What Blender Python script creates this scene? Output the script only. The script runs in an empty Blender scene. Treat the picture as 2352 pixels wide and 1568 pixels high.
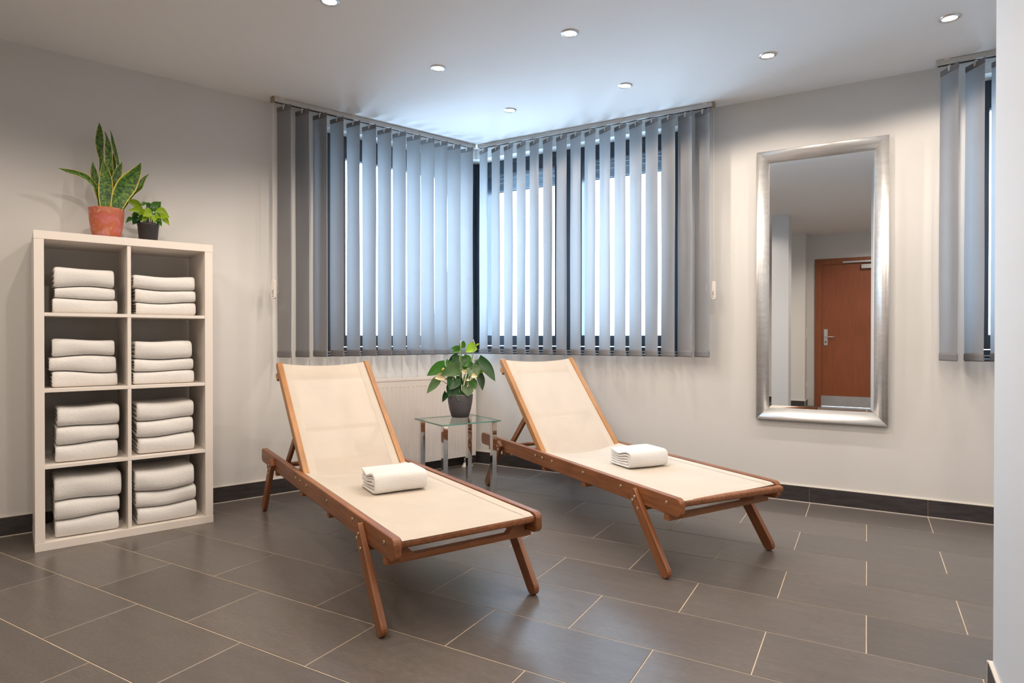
import bpy, math, random
from mathutils import Vector, Matrix, noise

# ------------------------------------------------------------------ camera, world, exposure
scene = bpy.context.scene
col = bpy.data.collections.new('spa_lounge')
scene.collection.children.link(col)
R = math.radians
H = 2.478                                   # ceiling height
CAM = Vector((2.6928, -4.1377, 0.9943))
CR = Vector((0.8682, 0.4962, 0.0002)).normalized()
CF = Vector((-0.4962, 0.8682, -0.0064)).normalized()
CU = CR.cross(CF).normalized()
FPX = 1426.6
camd = bpy.data.cameras.new('camera')
camd.sensor_width = 36.0
camd.lens = FPX * 36.0 / 2352.0
camd.clip_start = 0.05
cam = bpy.data.objects.new('camera', camd)
col.objects.link(cam)
mw = Matrix.Identity(4)
for i in range(3):
    mw[i][0], mw[i][1], mw[i][2], mw[i][3] = CR[i], CU[i], -CF[i], CAM[i]
cam.matrix_world = mw
scene.camera = cam

SKY = 9.5
LAMP_W = 15.5
LAMP_COL = (1.0, 0.85, 0.71)
world = bpy.data.worlds.new('overcast_sky')
scene.world = world
world.use_nodes = True
bg = world.node_tree.nodes['Background']
bg.inputs[0].default_value = (0.56, 0.78, 1.0, 1)
bg.inputs[1].default_value = SKY
vs = scene.view_settings
vs.view_transform = 'Standard'
vs.look = 'None'
vs.exposure = 0.42
vs.gamma = 1.0
vs.use_curve_mapping = False
cy = scene.cycles
cy.max_bounces = 10
cy.diffuse_bounces = 5
cy.glossy_bounces = 6
cy.transmission_bounces = 6
cy.transparent_max_bounces = 16
cy.caustics_reflective = False
cy.caustics_refractive = False
cy.sample_clamp_indirect = 4.0
cy.use_denoising = True

# ------------------------------------------------------------------ frames
AL = R(-21.2955)
NL = Vector((math.cos(AL), math.sin(AL), 0))          # left wall normal, into the room
DL = Vector((-math.sin(AL), math.cos(AL), 0))         # along left wall towards the corner
ANG_L = math.atan2(DL.y, DL.x)                        # local x = DL, local y = -NL (into the wall)

def lw(s, n, z=0.0):
    v = DL * s + NL * n
    return Vector((v.x, v.y, z))

# ------------------------------------------------------------------ materials
MAT = {}
def lin(r, g, b):
    f = lambda c: (c/255/12.92) if c/255 <= .04045 else ((c/255+.055)/1.055)**2.4
    return (f(r), f(g), f(b))

def new_mat(name):
    m = bpy.data.materials.new(name)
    m.use_nodes = True
    nt = m.node_tree
    MAT[name] = m
    return m, nt, nt.nodes, nt.links, nt.nodes['Principled BSDF']

def mapping(N, L, stretch=(1, 1, 1), rnd=True, coord='Object'):
    tc = N.new('ShaderNodeTexCoord')
    mp = N.new('ShaderNodeMapping')
    mp.inputs['Scale'].default_value = stretch
    L.new(tc.outputs[coord], mp.inputs['Vector'])
    if rnd:
        oi = N.new('ShaderNodeObjectInfo')
        ml = N.new('ShaderNodeMath'); ml.operation = 'MULTIPLY'; ml.inputs[1].default_value = 37.0
        L.new(oi.outputs['Random'], ml.inputs[0])
        L.new(ml.outputs[0], mp.inputs['Location'])
    return mp

def noise_node(N, L, mp, scale, detail=4, rough=.55):
    n = N.new('ShaderNodeTexNoise')
    n.inputs['Scale'].default_value = scale
    n.inputs['Detail'].default_value = detail
    n.inputs['Roughness'].default_value = rough
    L.new(mp.outputs[0], n.inputs['Vector'])
    return n

def ramp(N, L, src, stops):
    r = N.new('ShaderNodeValToRGB')
    el = r.color_ramp.elements
    while len(el) < len(stops):
        el.new(.5)
    for e, (p, c) in zip(el, stops):
        e.position = p
        e.color = (*c, 1) if len(c) == 3 else c
    L.new(src, r.inputs[0])
    return r

def mat(name, c, rough=.5, metal=0.0, var=0.06, nscale=6.0, bump=0.0, bscale=200.0, stretch=(1, 1, 1),
        spec=.5, lo=.3, hi=.7, c2=None, bdist=.001, coat=0.0):
    m, nt, N, L, B = new_mat(name)
    mp = mapping(N, L, stretch)
    n = noise_node(N, L, mp, nscale)
    a = tuple(max(0, x*(1-var)) for x in c)
    b = tuple(min(1, x*(1+var)) for x in c) if c2 is None else c2
    r = ramp(N, L, n.outputs['Fac'], [(lo, a), (hi, b)])
    L.new(r.outputs[0], B.inputs['Base Color'])
    B.inputs['Roughness'].default_value = rough
    B.inputs['Metallic'].default_value = metal
    B.inputs['Specular IOR Level'].default_value = spec
    B.inputs['Coat Weight'].default_value = coat
    if bump:
        n2 = noise_node(N, L, mp, bscale, 3)
        bp = N.new('ShaderNodeBump')
        bp.inputs['Strength'].default_value = bump
        bp.inputs['Distance'].default_value = bdist
        L.new(n2.outputs['Fac'], bp.inputs['Height'])
        L.new(bp.outputs[0], B.inputs['Normal'])
    return m

mat('wall_paint', (.68, .67, .65), .75, var=.015, nscale=1.5, bump=.12, bscale=260)
mat('ceiling_paint', (.85, .85, .85), .85, var=.01, nscale=1.2, bump=.06, bscale=220)
mat('column_paint_window_blue', (.62, .645, .67), .6, var=.015, nscale=1.5, bump=.08, bscale=260)  # blue cast of the window light is mixed into this paint
mat('grout', lin(200, 181, 158), .85, var=.12, nscale=14)
mat('skirting_tile', lin(58, 54, 55), .45, var=.35, nscale=9, stretch=(1.2, 8, 8), bump=.25, bscale=40)
mat('caulk', lin(222, 214, 202), .6, var=.04)
mat('laminate_white', lin(236, 228, 220), .42, var=.01)
mat('frame_dark', lin(44, 52, 62), .4, var=.06, nscale=3)
mat('gasket', lin(20, 24, 30), .6)
mat('shutter', lin(172, 186, 194), .5, var=.03)
mat('slot_dark', lin(60, 70, 78), .7)
mat('rail_grey', lin(196, 194, 190), .5, metal=.1, var=.03)
mat('plastic_white', lin(232, 226, 220), .4, var=.02)
mat('plastic_beige', lin(150, 132, 110), .5, var=.03)
mat('ink', lin(60, 48, 44), .6)
mat('radiator_white', lin(222, 214, 208), .4, var=.01)
mat('chrome', (.80, .80, .81), .05, metal=1.0, var=.01)
mat('steel', (.62, .61, .60), .3, metal=1.0, var=.06, nscale=8)
mat('brass_bolt', (.62, .52, .38), .3, metal=1.0, var=.05)
mat('silver_frame', (.74, .725, .71), .42, metal=.75, var=.08, nscale=9, stretch=(.6, 6, 6), bump=.04, bscale=90)
mat('mirror_glass', (.93, .94, .94), .0, metal=1.0, var=.0)
mat('pot_grey', lin(88, 86, 90), .55, var=.10, nscale=9, bump=.08, bscale=120)
mat('pot_black', lin(44, 41, 43), .5, var=.12, nscale=10)
mat('soil', lin(42, 32, 25), .95, var=.4, nscale=60, bump=.8, bscale=120, bdist=.004)
mat('spathe_cream', lin(238, 222, 176), .4, var=.12, nscale=20)
mat('spadix_yellow', lin(226, 206, 110), .6, var=.15, nscale=60, bump=.5, bscale=300)
mat('stem_green', lin(104, 138, 60), .5, var=.2, nscale=20)
mat('door_wood', lin(138, 74, 38), .38, var=.16, nscale=5, stretch=(9, 9, .6), bump=.04, bscale=60)
mat('door_frame_wood', lin(142, 80, 46), .42, var=.14, nscale=5, stretch=(9, 9, .6))

def wood(name, dark, light):
    m, nt, N, L, B = new_mat(name)
    mp = mapping(N, L, (1.4, 26, 26))
    n = noise_node(N, L, mp, 3.0, 6, .6)
    mp2 = mapping(N, L, (2.2, 2.2, 2.2))
    n2 = noise_node(N, L, mp2, 2.4, 3)
    r = ramp(N, L, n.outputs['Fac'], [(.25, dark), (.72, light)])
    r2 = ramp(N, L, n2.outputs['Fac'], [(.3, (.78, .74, .72)), (.7, (1.08, 1.05, 1.0))])
    mx = N.new('ShaderNodeMix'); mx.data_type = 'RGBA'; mx.blend_type = 'MULTIPLY'
    mx.inputs[0].default_value = 1.0
    L.new(r.outputs[0], mx.inputs[6]); L.new(r2.outputs[0], mx.inputs[7])
    L.new(mx.outputs[2], B.inputs['Base Color'])
    B.inputs['Roughness'].default_value = .42
    bp = N.new('ShaderNodeBump'); bp.inputs['Strength'].default_value = .12; bp.inputs['Distance'].default_value = .0008
    L.new(n.outputs['Fac'], bp.inputs['Height']); L.new(bp.outputs[0], B.inputs['Normal'])
    return m
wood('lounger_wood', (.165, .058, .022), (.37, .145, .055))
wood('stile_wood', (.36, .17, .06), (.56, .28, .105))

def floor_tile():
    m, nt, N, L, B = new_mat('floor_tile')
    mp = mapping(N, L, (1.3, 9, 3))
    n = noise_node(N, L, mp, 3.0, 4, .5)
    mp2 = mapping(N, L, (6, 60, 6))
    n2 = noise_node(N, L, mp2, 6.0, 4, .6)
    mp3 = mapping(N, L, (1, 1, 1))
    n3 = noise_node(N, L, mp3, 90, 2, .5)
    base = ramp(N, L, n.outputs['Fac'], [(.25, (.108, .092, .081)), (.75, (.130, .112, .100))])
    st = ramp(N, L, n2.outputs['Fac'], [(.46, (0, 0, 0)), (.80, (.060, .056, .052))])
    mx = N.new('ShaderNodeMix'); mx.data_type = 'RGBA'; mx.blend_type = 'ADD'; mx.inputs[0].default_value = 1
    L.new(base.outputs[0], mx.inputs[6]); L.new(st.outputs[0], mx.inputs[7])
    fl = ramp(N, L, n3.outputs['Fac'], [(.70, (0, 0, 0)), (.80, (.05, .05, .05))])
    ad = N.new('ShaderNodeMix'); ad.data_type = 'RGBA'; ad.blend_type = 'ADD'; ad.inputs[0].default_value = .5
    L.new(mx.outputs[2], ad.inputs[6]); L.new(fl.outputs[0], ad.inputs[7])
    oi = N.new('ShaderNodeObjectInfo')
    rr = ramp(N, L, oi.outputs['Random'], [(0, (.88, .88, .88)), (1, (1.14, 1.13, 1.12))])
    m2 = N.new('ShaderNodeMix'); m2.data_type = 'RGBA'; m2.blend_type = 'MULTIPLY'; m2.inputs[0].default_value = 1
    L.new(ad.outputs[2], m2.inputs[6]); L.new(rr.outputs[0], m2.inputs[7])
    L.new(m2.outputs[2], B.inputs['Base Color'])
    B.inputs['Roughness'].default_value = .29
    B.inputs['Specular IOR Level'].default_value = .5
    bp = N.new('ShaderNodeBump'); bp.inputs['Strength'].default_value = .05; bp.inputs['Distance'].default_value = .0005
    L.new(n3.outputs['Fac'], bp.inputs['Height']); L.new(bp.outputs[0], B.inputs['Normal'])
floor_tile()

def fabric(name, c, transl, transp=0.0, weave=900.0, var=.04, tcol=None, gloss=0.0):
    m, nt, N, L, B = new_mat(name)
    N.remove(B)
    out = N['Material Output']
    mp = mapping(N, L, (1, 1, 1))
    n = noise_node(N, L, mp, 5)
    a = tuple(x*(1-var) for x in c); b = tuple(min(1, x*(1+var)) for x in c)
    r = ramp(N, L, n.outputs['Fac'], [(.3, a), (.7, b)])
    d = N.new('ShaderNodeBsdfDiffuse'); t = N.new('ShaderNodeBsdfTranslucent')
    L.new(r.outputs[0], d.inputs[0])
    if tcol is None:
        L.new(r.outputs[0], t.inputs[0])
    else:
        t.inputs[0].default_value = (*tcol, 1)
    n2 = noise_node(N, L, mp, weave, 2)
    bp = N.new('ShaderNodeBump'); bp.inputs['Strength'].default_value = .25; bp.inputs['Distance'].default_value = .0006
    L.new(n2.outputs['Fac'], bp.inputs['Height']); L.new(bp.outputs[0], d.inputs['Normal'])
    mx = N.new('ShaderNodeMixShader'); mx.inputs[0].default_value = transl
    L.new(d.outputs[0], mx.inputs[1]); L.new(t.outputs[0], mx.inputs[2])
    last = mx
    if gloss:
        gl = N.new('ShaderNodeBsdfGlossy'); gl.inputs['Roughness'].default_value = .28
        m3 = N.new('ShaderNodeMixShader'); m3.inputs[0].default_value = gloss
        L.new(mx.outputs[0], m3.inputs[1]); L.new(gl.outputs[0], m3.inputs[2])
        last = m3
    if transp:
        tr = N.new('ShaderNodeBsdfTransparent')
        m2 = N.new('ShaderNodeMixShader'); m2.inputs[0].default_value = transp
        L.new(mx.outputs[0], m2.inputs[1]); L.new(tr.outputs[0], m2.inputs[2])
        last = m2
    L.new(last.outputs[0], out.inputs['Surface'])
fabric('sling_mesh', (.76, .675, .58), .15, .15)
fabric('sling_hem', (.67, .595, .505), .12, 0.0)
fabric('blind_fabric', (.31, .31, .315), .26, 0.0, tcol=(.40, .40, .41))
fabric('blind_double', (.24, .235, .24), .10, 0.0, tcol=(.3, .3, .3))
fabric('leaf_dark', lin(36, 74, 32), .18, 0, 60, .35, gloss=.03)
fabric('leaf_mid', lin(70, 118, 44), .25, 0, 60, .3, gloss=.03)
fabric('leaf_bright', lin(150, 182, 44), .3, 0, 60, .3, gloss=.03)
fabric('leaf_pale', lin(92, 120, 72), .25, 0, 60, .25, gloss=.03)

def towel_mat():
    m, nt, N, L, B = new_mat('terry')
    mp = mapping(N, L)
    n = noise_node(N, L, mp, 420, 3, .7)
    n1 = noise_node(N, L, mp, 130, 3, .6)
    ad = N.new('ShaderNodeMath'); ad.operation = 'ADD'
    L.new(n.outputs['Fac'], ad.inputs[0]); L.new(n1.outputs['Fac'], ad.inputs[1])
    r = ramp(N, L, n.outputs['Fac'], [(.3, (.80, .78, .755)), (.7, (.90, .89, .87))])
    L.new(r.outputs[0], B.inputs['Base Color'])
    B.inputs['Roughness'].default_value = .95
    B.inputs['Specular IOR Level'].default_value = .1
    B.inputs['Sheen Weight'].default_value = .25
    bp = N.new('ShaderNodeBump'); bp.inputs['Strength'].default_value = .75; bp.inputs['Distance'].default_value = .003
    L.new(ad.outputs[0], bp.inputs['Height']); L.new(bp.outputs[0], B.inputs['Normal'])
towel_mat()

def pane(name, tint, ior=1.5, boost=1.0):
    m, nt, N, L, B = new_mat(name)
    N.remove(B)
    tr = N.new('ShaderNodeBsdfTransparent'); tr.inputs[0].default_value = (*tint, 1)
    gl = N.new('ShaderNodeBsdfGlossy'); gl.inputs['Roughness'].default_value = .0
    fr = N.new('ShaderNodeFresnel'); fr.inputs[0].default_value = ior
    mx = N.new('ShaderNodeMixShader')
    # the sheet reflects on the face that is met first; inside the sheet light passes straight on
    ge = N.new('ShaderNodeNewGeometry')
    inv = N.new('ShaderNodeMath'); inv.operation = 'SUBTRACT'; inv.inputs[0].default_value = 1.0
    L.new(ge.outputs['Backfacing'], inv.inputs[1])
    ml = N.new('ShaderNodeMath'); ml.operation = 'MULTIPLY'
    L.new(fr.outputs[0], ml.inputs[0]); L.new(inv.outputs[0], ml.inputs[1])
    L.new(ml.outputs[0], mx.inputs[0]); L.new(tr.outputs[0], mx.inputs[1]); L.new(gl.outputs[0], mx.inputs[2])
    L.new(mx.outputs[0], N['Material Output'].inputs['Surface'])
pane('window_glass', (.96, .98, 1.0))
pane('table_glass', (.90, .96, .94))
mat('glass_edge', lin(86, 140, 128), .15, var=.25, nscale=18, spec=.8)

def emit(name, c, s):
    m, nt, N, L, B = new_mat(name)
    B.inputs['Base Color'].default_value = (1, 1, 1, 1)
    B.inputs['Emission Color'].default_value = (*c, 1)
    B.inputs['Emission Strength'].default_value = s
emit('lamp_glow', (1.0, .93, .84), 30.0)

def terracotta():
    m, nt, N, L, B = new_mat('terracotta')
    mp = mapping(N, L, (1, 1, 1), rnd=False)
    n = noise_node(N, L, mp, 15, 3); n2 = noise_node(N, L, mp, 60, 6, .75)
    r = ramp(N, L, n.outputs['Fac'], [(.32, lin(192, 118, 122)), (.46, lin(180, 90, 70)), (.54, lin(176, 100, 58)), (.68, lin(196, 130, 132))])
    r2 = ramp(N, L, n2.outputs['Fac'], [(.56, (0, 0, 0)), (.72, (.6, .6, .6))])
    mx = N.new('ShaderNodeMix'); mx.data_type = 'RGBA'
    L.new(r2.outputs[0], mx.inputs[0]); L.new(r.outputs[0], mx.inputs[6]); mx.inputs[7].default_value = (*lin(226, 176, 160), 1)
    L.new(mx.outputs[2], B.inputs['Base Color']); B.inputs['Roughness'].default_value = .6
terracotta()

def snake_leaf():
    m, nt, N, L, B = new_mat('snake_leaf')
    uv = N.new('ShaderNodeUVMap'); uv.uv_map = 'UVMap'
    sp = N.new('ShaderNodeSeparateXYZ'); L.new(uv.outputs[0], sp.inputs[0])
    def mth(op, a, b=None):
        k = N.new('ShaderNodeMath'); k.operation = op
        for i, v in enumerate((a, b)):
            if v is None: continue
            if isinstance(v, (int, float)): k.inputs[i].default_value = v
            else: L.new(v, k.inputs[i])
        return k.outputs[0]
    e = mth('ABSOLUTE', mth('SUBTRACT', mth('MULTIPLY', sp.outputs[0], 2.0), 1.0))
    mp = N.new('ShaderNodeMapping'); mp.inputs['Scale'].default_value = (1.6, 11, 1)
    L.new(uv.outputs[0], mp.inputs[0])
    oi = N.new('ShaderNodeObjectInfo'); L.new(oi.outputs['Random'], mp.inputs['Location'])
    n = noise_node(N, L, mp, 2.6, 5, .65)
    band = ramp(N, L, n.outputs['Fac'], [(.40, lin(20, 54, 6)), (.50, lin(50, 98, 12)), (.62, lin(108, 146, 22))])
    n3 = noise_node(N, L, mp, 1.4, 3)
    e2 = mth('ADD', e, mth('MULTIPLY', n3.outputs['Fac'], .12))
    edge = ramp(N, L, e2, [(.90, (0, 0, 0)), (.96, (1, 1, 1))])
    mx = N.new('ShaderNodeMix'); mx.data_type = 'RGBA'
    L.new(edge.outputs[0], mx.inputs[0]); L.new(band.outputs[0], mx.inputs[6]); mx.inputs[7].default_value = (*lin(200, 182, 70), 1)
    L.new(mx.outputs[2], B.inputs['Base Color']); B.inputs['Roughness'].default_value = .42
snake_leaf()

# ------------------------------------------------------------------ mesh helpers
class MB:
    def __init__(self):
        self.v = []; self.f = []; self.mi = []; self.uv = None
    def add(self, vs_, fs, mi=0):
        o = len(self.v)
        self.v += [tuple(x) for x in vs_]
        self.f += [tuple(i+o for i in f) for f in fs]
        self.mi += [mi]*len(fs)
        return self
    def box(self, x0, x1, y0, y1, z0, z1, mi=0):
        x0, x1 = min(x0, x1), max(x0, x1); y0, y1 = min(y0, y1), max(y0, y1); z0, z1 = min(z0, z1), max(z0, z1)
        v = [(x0,y0,z0),(x1,y0,z0),(x1,y1,z0),(x0,y1,z0),(x0,y0,z1),(x1,y0,z1),(x1,y1,z1),(x0,y1,z1)]
        return self.add(v, [(0,3,2,1),(4,5,6,7),(0,1,5,4),(1,2,6,5),(2,3,7,6),(3,0,4,7)], mi)
    def prism(self, poly, z0, z1, mi=0):
        """poly: ccw list of (x, y); extruded in z"""
        n = len(poly)
        v = [(x, y, z0) for x, y in poly] + [(x, y, z1) for x, y in poly]
        f = [tuple(range(n-1, -1, -1)), tuple(range(n, 2*n))]
        f += [(i, (i+1) % n, n+(i+1) % n, n+i) for i in range(n)]
        return self.add(v, f, mi)
    def prism_y(self, poly, y0, y1, mi=0):
        """poly: ccw list of (x, z) seen from -y; extruded in y"""
        n = len(poly)
        v = [(x, y0, z) for x, z in poly] + [(x, y1, z) for x, z in poly]
        f = [tuple(range(n)), tuple(range(2*n-1, n-1, -1))]
        f += [(i, n+i, n+(i+1) % n, (i+1) % n) for i in range(n)]
        return self.add(v, f, mi)
    def lathe(self, prof, n=32, c=(0, 0, 0), mi=0):
        v = []; f = []
        for r, z in prof:
            for k in range(n):
                a = 2*math.pi*k/n
                v.append((c[0]+r*math.cos(a), c[1]+r*math.sin(a), c[2]+z))
        for i in range(len(prof)-1):
            for k in range(n):
                k2 = (k+1) % n
                f.append((i*n+k, i*n+k2, (i+1)*n+k2, (i+1)*n+k))
        if prof[0][0] > 1e-6: f.append(tuple(range(n-1, -1, -1)))
        if prof[-1][0] > 1e-6: f.append(tuple((len(prof)-1)*n+k for k in range(n)))
        return self.add(v, f, mi)
    def tube(self, pts, r, n=8, mi=0):
        pts = [Vector(p) for p in pts]
        rs = r if isinstance(r, (list, tuple)) else [r]*len(pts)
        v = []; f = []
        for i, p in enumerate(pts):
            t = (pts[min(i+1, len(pts)-1)] - pts[max(i-1, 0)]).normalized()
            a = Vector((0, 0, 1)) if abs(t.z) < .9 else Vector((1, 0, 0))
            x = t.cross(a).normalized(); y = t.cross(x)
            for k in range(n):
                q = 2*math.pi*k/n
                v.append(p + (x*math.cos(q) + y*math.sin(q))*rs[i])
        for i in range(len(pts)-1):
            for k in range(n):
                k2 = (k+1) % n
                f.append((i*n+k, (i+1)*n+k, (i+1)*n+k2, i*n+k2))
        f.append(tuple(range(n))); f.append(tuple(range((len(pts)-1)*n+n-1, (len(pts)-1)*n-1, -1)))
        return self.add(v, f, mi)
    def mesh(self, name, mats, smooth=False):
        me = bpy.data.meshes.new(name)
        me.from_pydata(self.v, [], self.f)
        for m in (mats if isinstance(mats, (list, tuple)) else [mats]):
            me.materials.append(MAT[m])
        if any(self.mi):
            me.polygons.foreach_set('material_index', self.mi)
        if self.uv:
            l = me.uv_layers.new(name='UVMap')
            for lp in me.loops:
                l.data[lp.index].uv = self.uv[lp.vertex_index]
        if smooth:
            me.polygons.foreach_set('use_smooth', [True]*len(me.polygons))
        me.update()
        return me
    def build(self, name, mats, parent=None, smooth=False, bevel=0.0, subd=0, seg=2, loc=None, rz=None, mtx=None):
        return link(name, self.mesh(name, mats, smooth), parent, bevel, subd, seg, loc, rz, mtx)

def link(name, me, parent=None, bevel=0.0, subd=0, seg=2, loc=None, rz=None, mtx=None):
    o = bpy.data.objects.new(name, me)
    col.objects.link(o)
    if mtx is not None: o.matrix_basis = mtx
    if loc is not None: o.location = loc
    if rz is not None: o.rotation_euler = (0, 0, rz)
    if parent is not None: o.parent = parent
    if bevel:
        b = o.modifiers.new('bevel', 'BEVEL'); b.width = bevel; b.segments = seg; b.limit_method = 'ANGLE'; b.angle_limit = R(40)
        b.harden_normals = False
    if subd:
        s = o.modifiers.new('subd', 'SUBSURF'); s.levels = subd; s.render_levels = subd
    return o

def tag(o, label=None, cat=None, group=None, kind=None):
    if label: o['label'] = label
    if cat: o['category'] = cat
    if group: o['group'] = group
    if kind: o['kind'] = kind
    return o

def thing(name, label, cat, loc=(0, 0, 0), rz=0.0, group=None, kind=None):
    o = bpy.data.objects.new(name, None)
    col.objects.link(o)
    o.empty_display_size = .05
    o.location = loc; o.rotation_euler = (0, 0, rz)
    return tag(o, label, cat, group, kind)

def copy_tree(o, parent=None):
    c = o.copy(); col.objects.link(c); c.parent = parent
    for ch in list(o.children):
        copy_tree(ch, c)
    return c

def axes(origin, x, z):
    x = Vector(x).normalized(); z = Vector(z); z = (z - x*z.dot(x)).normalized(); y = z.cross(x)
    m = Matrix.Identity(4)
    for i in range(3):
        m[i][0], m[i][1], m[i][2], m[i][3] = x[i], y[i], z[i], origin[i]
    return m

def rounded(x0, x1, z0, z1, r, ends=(1, 1), n=5):
    """ccw rectangle in (x, z) with rounded ends"""
    pts = []
    def arc(cx, cz, a0):
        for k in range(n+1):
            a = a0 + (math.pi/2)*k/n
            pts.append((cx+r*math.cos(a), cz+r*math.sin(a)))
    if ends[1]:
        arc(x1-r, z0+r, -math.pi/2); arc(x1-r, z1-r, 0)
    else:
        pts += [(x1, z0), (x1, z1)]
    if ends[0]:
        arc(x0+r, z1-r, math.pi/2); arc(x0+r, z0+r, math.pi)
    else:
        pts += [(x0, z1), (x0, z0)]
    return pts

# ------------------------------------------------------------------ room shell
T = 0.25                                     # wall thickness
RC = 0.115                                   # window recess
LT = 0.6834                                  # mitre factor at the 111 degree corner
ZS, ZL = 0.866, 2.402                        # sill and lintel heights
XR = 5.0                                     # far right end of the room
YB = -5.95                                   # wall with the door
SL = -6.39                                   # left wall's far end (s)
WX0, WX1 = 3.152, 4.32                       # second window

def wall_prism(mb, x0, x1, z0, z1, m0=0.0, m1=0.0, t=T, y0=0.0):
    """box along local x; mitre offsets at the outer face"""
    mb.prism([(x0, y0), (x1, y0), (x1+m1, t), (x0+m0, t)], z0, z1)

wl = MB()
wall_prism(wl, SL, -1.222, 0, H)
wall_prism(wl, -1.222, 0, 0, ZS, 0, LT*T)
wall_prism(wl, -1.222, 0, ZL, H, 0, LT*T)
tag(wl.build('wall_left', 'wall_paint', rz=ANG_L), 'warm white painted wall behind the white towel shelf', kind='structure')
wr = MB()
wall_prism(wr, 0, 1.598, 0, ZS, -LT*T, 0)
wall_prism(wr, 0, 1.598, ZL, H, -LT*T, 0)
wall_prism(wr, 1.598, WX0, 0, H)
wall_prism(wr, WX0, WX1, 0, ZS)
wall_prism(wr, WX0, WX1, ZL, H)
wall_prism(wr, WX1, XR+T, 0, H)
tag(wr.build('wall_right', 'wall_paint'), 'warm white painted wall carrying the silver framed mirror', kind='structure')
wb = MB()
DX0, DX1, DZ = 2.06, 2.99, 2.10              # door opening
wb.box(-2.7, DX0, YB-.2, YB, 0, H).box(DX1, XR+T, YB-.2, YB, 0, H).box(DX0, DX1, YB-.2, YB, DZ, H)
wb.box(1.1, 1.93, YB, -5.60, 0, H)
tag(wb.build('wall_back', 'wall_paint'), 'pale wall with the brown door, seen in the mirror', kind='structure')
we = MB().box(XR, XR+T, YB, 0, 0, H)
tag(we.build('wall_end', 'wall_paint'), 'plain wall closing the room beyond the right hand window', kind='structure')
room = [(0, 0), tuple(lw(SL, 0)[:2]), (-2.35, YB), (XR, YB), (XR, 0)]
cl = MB()
big = [(-.17-.1, .25), tuple(lw(SL, -.25)[:2]), (-2.7, YB-.2), (XR+T, YB-.2), (XR+T, .25)]
cl.prism(big, H, H+.15)
tag(cl.build('ceiling', 'ceiling_paint'), 'flat white ceiling with recessed spotlights', kind='structure')
wp = MB().box(2.997, 3.32, -2.62, -1.997, 0, H)
tag(wp.build('wall_column', 'column_paint_window_blue', bevel=.004), 'white wall end with bluish window light in its paint at the right edge of the picture', kind='structure')
wq = MB().box(1.60, 1.87, -4.36, -4.06, 0, H)
tag(wq.build('wall_pillar', 'column_paint_window_blue', bevel=.004), 'square white pillar seen in the mirror', kind='structure')

# floor with single tiles
fb = MB().prism(big, -.12, -.0012)
floor = tag(fb.build('floor', 'grout'), 'dark slate look tiled floor with pale joints', kind='structure')
PX, PY, G = 0.5905, 0.3105, 0.0034
def clip(poly, n, d):
    out = []
    for i in range(len(poly)):
        a, b = poly[i], poly[(i+1) % len(poly)]
        da = a[0]*n[0]+a[1]*n[1]-d; db = b[0]*n[0]+b[1]*n[1]-d
        if da >= 0: out.append(a)
        if (da >= 0) != (db >= 0):
            t = da/(da-db); out.append((a[0]+(b[0]-a[0])*t, a[1]+(b[1]-a[1])*t))
    return out
def inset(poly, d):
    n = len(poly); out = []
    for i in range(n):
        p0, p1, p2 = Vector(poly[i-1]), Vector(poly[i]), Vector(poly[(i+1) % n])
        a = (p1-p0).normalized(); b = (p2-p1).normalized()
        na = Vector((-a.y, a.x)); nb = Vector((-b.y, b.x))
        m = (na+nb); k = 1+na.dot(nb)
        out.append(tuple(p1 + m*(d/max(k, .25))))
    return out
def tile_mesh(poly, name='tile', h=.008, z=0.0, ch=.0009):
    n = len(poly); ip = inset(poly, ch)
    v = [(x, y, z-h) for x, y in poly] + [(x, y, z-ch) for x, y in poly] + [(x, y, z) for x, y in ip]
    f = [tuple(range(2*n, 3*n))]
    for i in range(n):
        j = (i+1) % n
        f += [(i, j, n+j, n+i), (n+i, n+j, 2*n+j, 2*n+i)]
    return MB().add(v, f).mesh(name, 'floor_tile')
full_tile = tile_mesh([(G/2, -PY+G/2), (PX-G/2, -PY+G/2), (PX-G/2, -G/2), (G/2, -G/2)])
row = 0
y1 = 0.0
while y1 > YB+.02:
    y0 = -.338 - PY*row if row else -.338
    yb = max(y0, YB)
    ph = 2.399 if row % 2 == 0 else 2.694
    k = -9
    while True:
        x0 = ph + PX*k; k += 1
        if x0 > XR: break
        poly = [(x0+G/2, yb+G/2), (x0+PX-G/2, yb+G/2), (x0+PX-G/2, y1-G/2), (x0+G/2, y1-G/2)]
        cp = clip(clip(poly, (NL.x, NL.y), .004), (-1, 0), -XR+.002)
        if len(cp) < 3: continue
        if cp == poly and abs((y1-yb)-PY) < 1e-4:
            link('tile', full_tile, floor, loc=(x0, y1, 0))
        else:
            ox, oy = cp[0]
            if max(p[0] for p in cp)-min(p[0] for p in cp) < .01: continue
            link('tile', tile_mesh([(a-ox, b-oy) for a, b in cp]), floor, loc=(ox, oy, 0))
    y1 = y0
    row += 1

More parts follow.
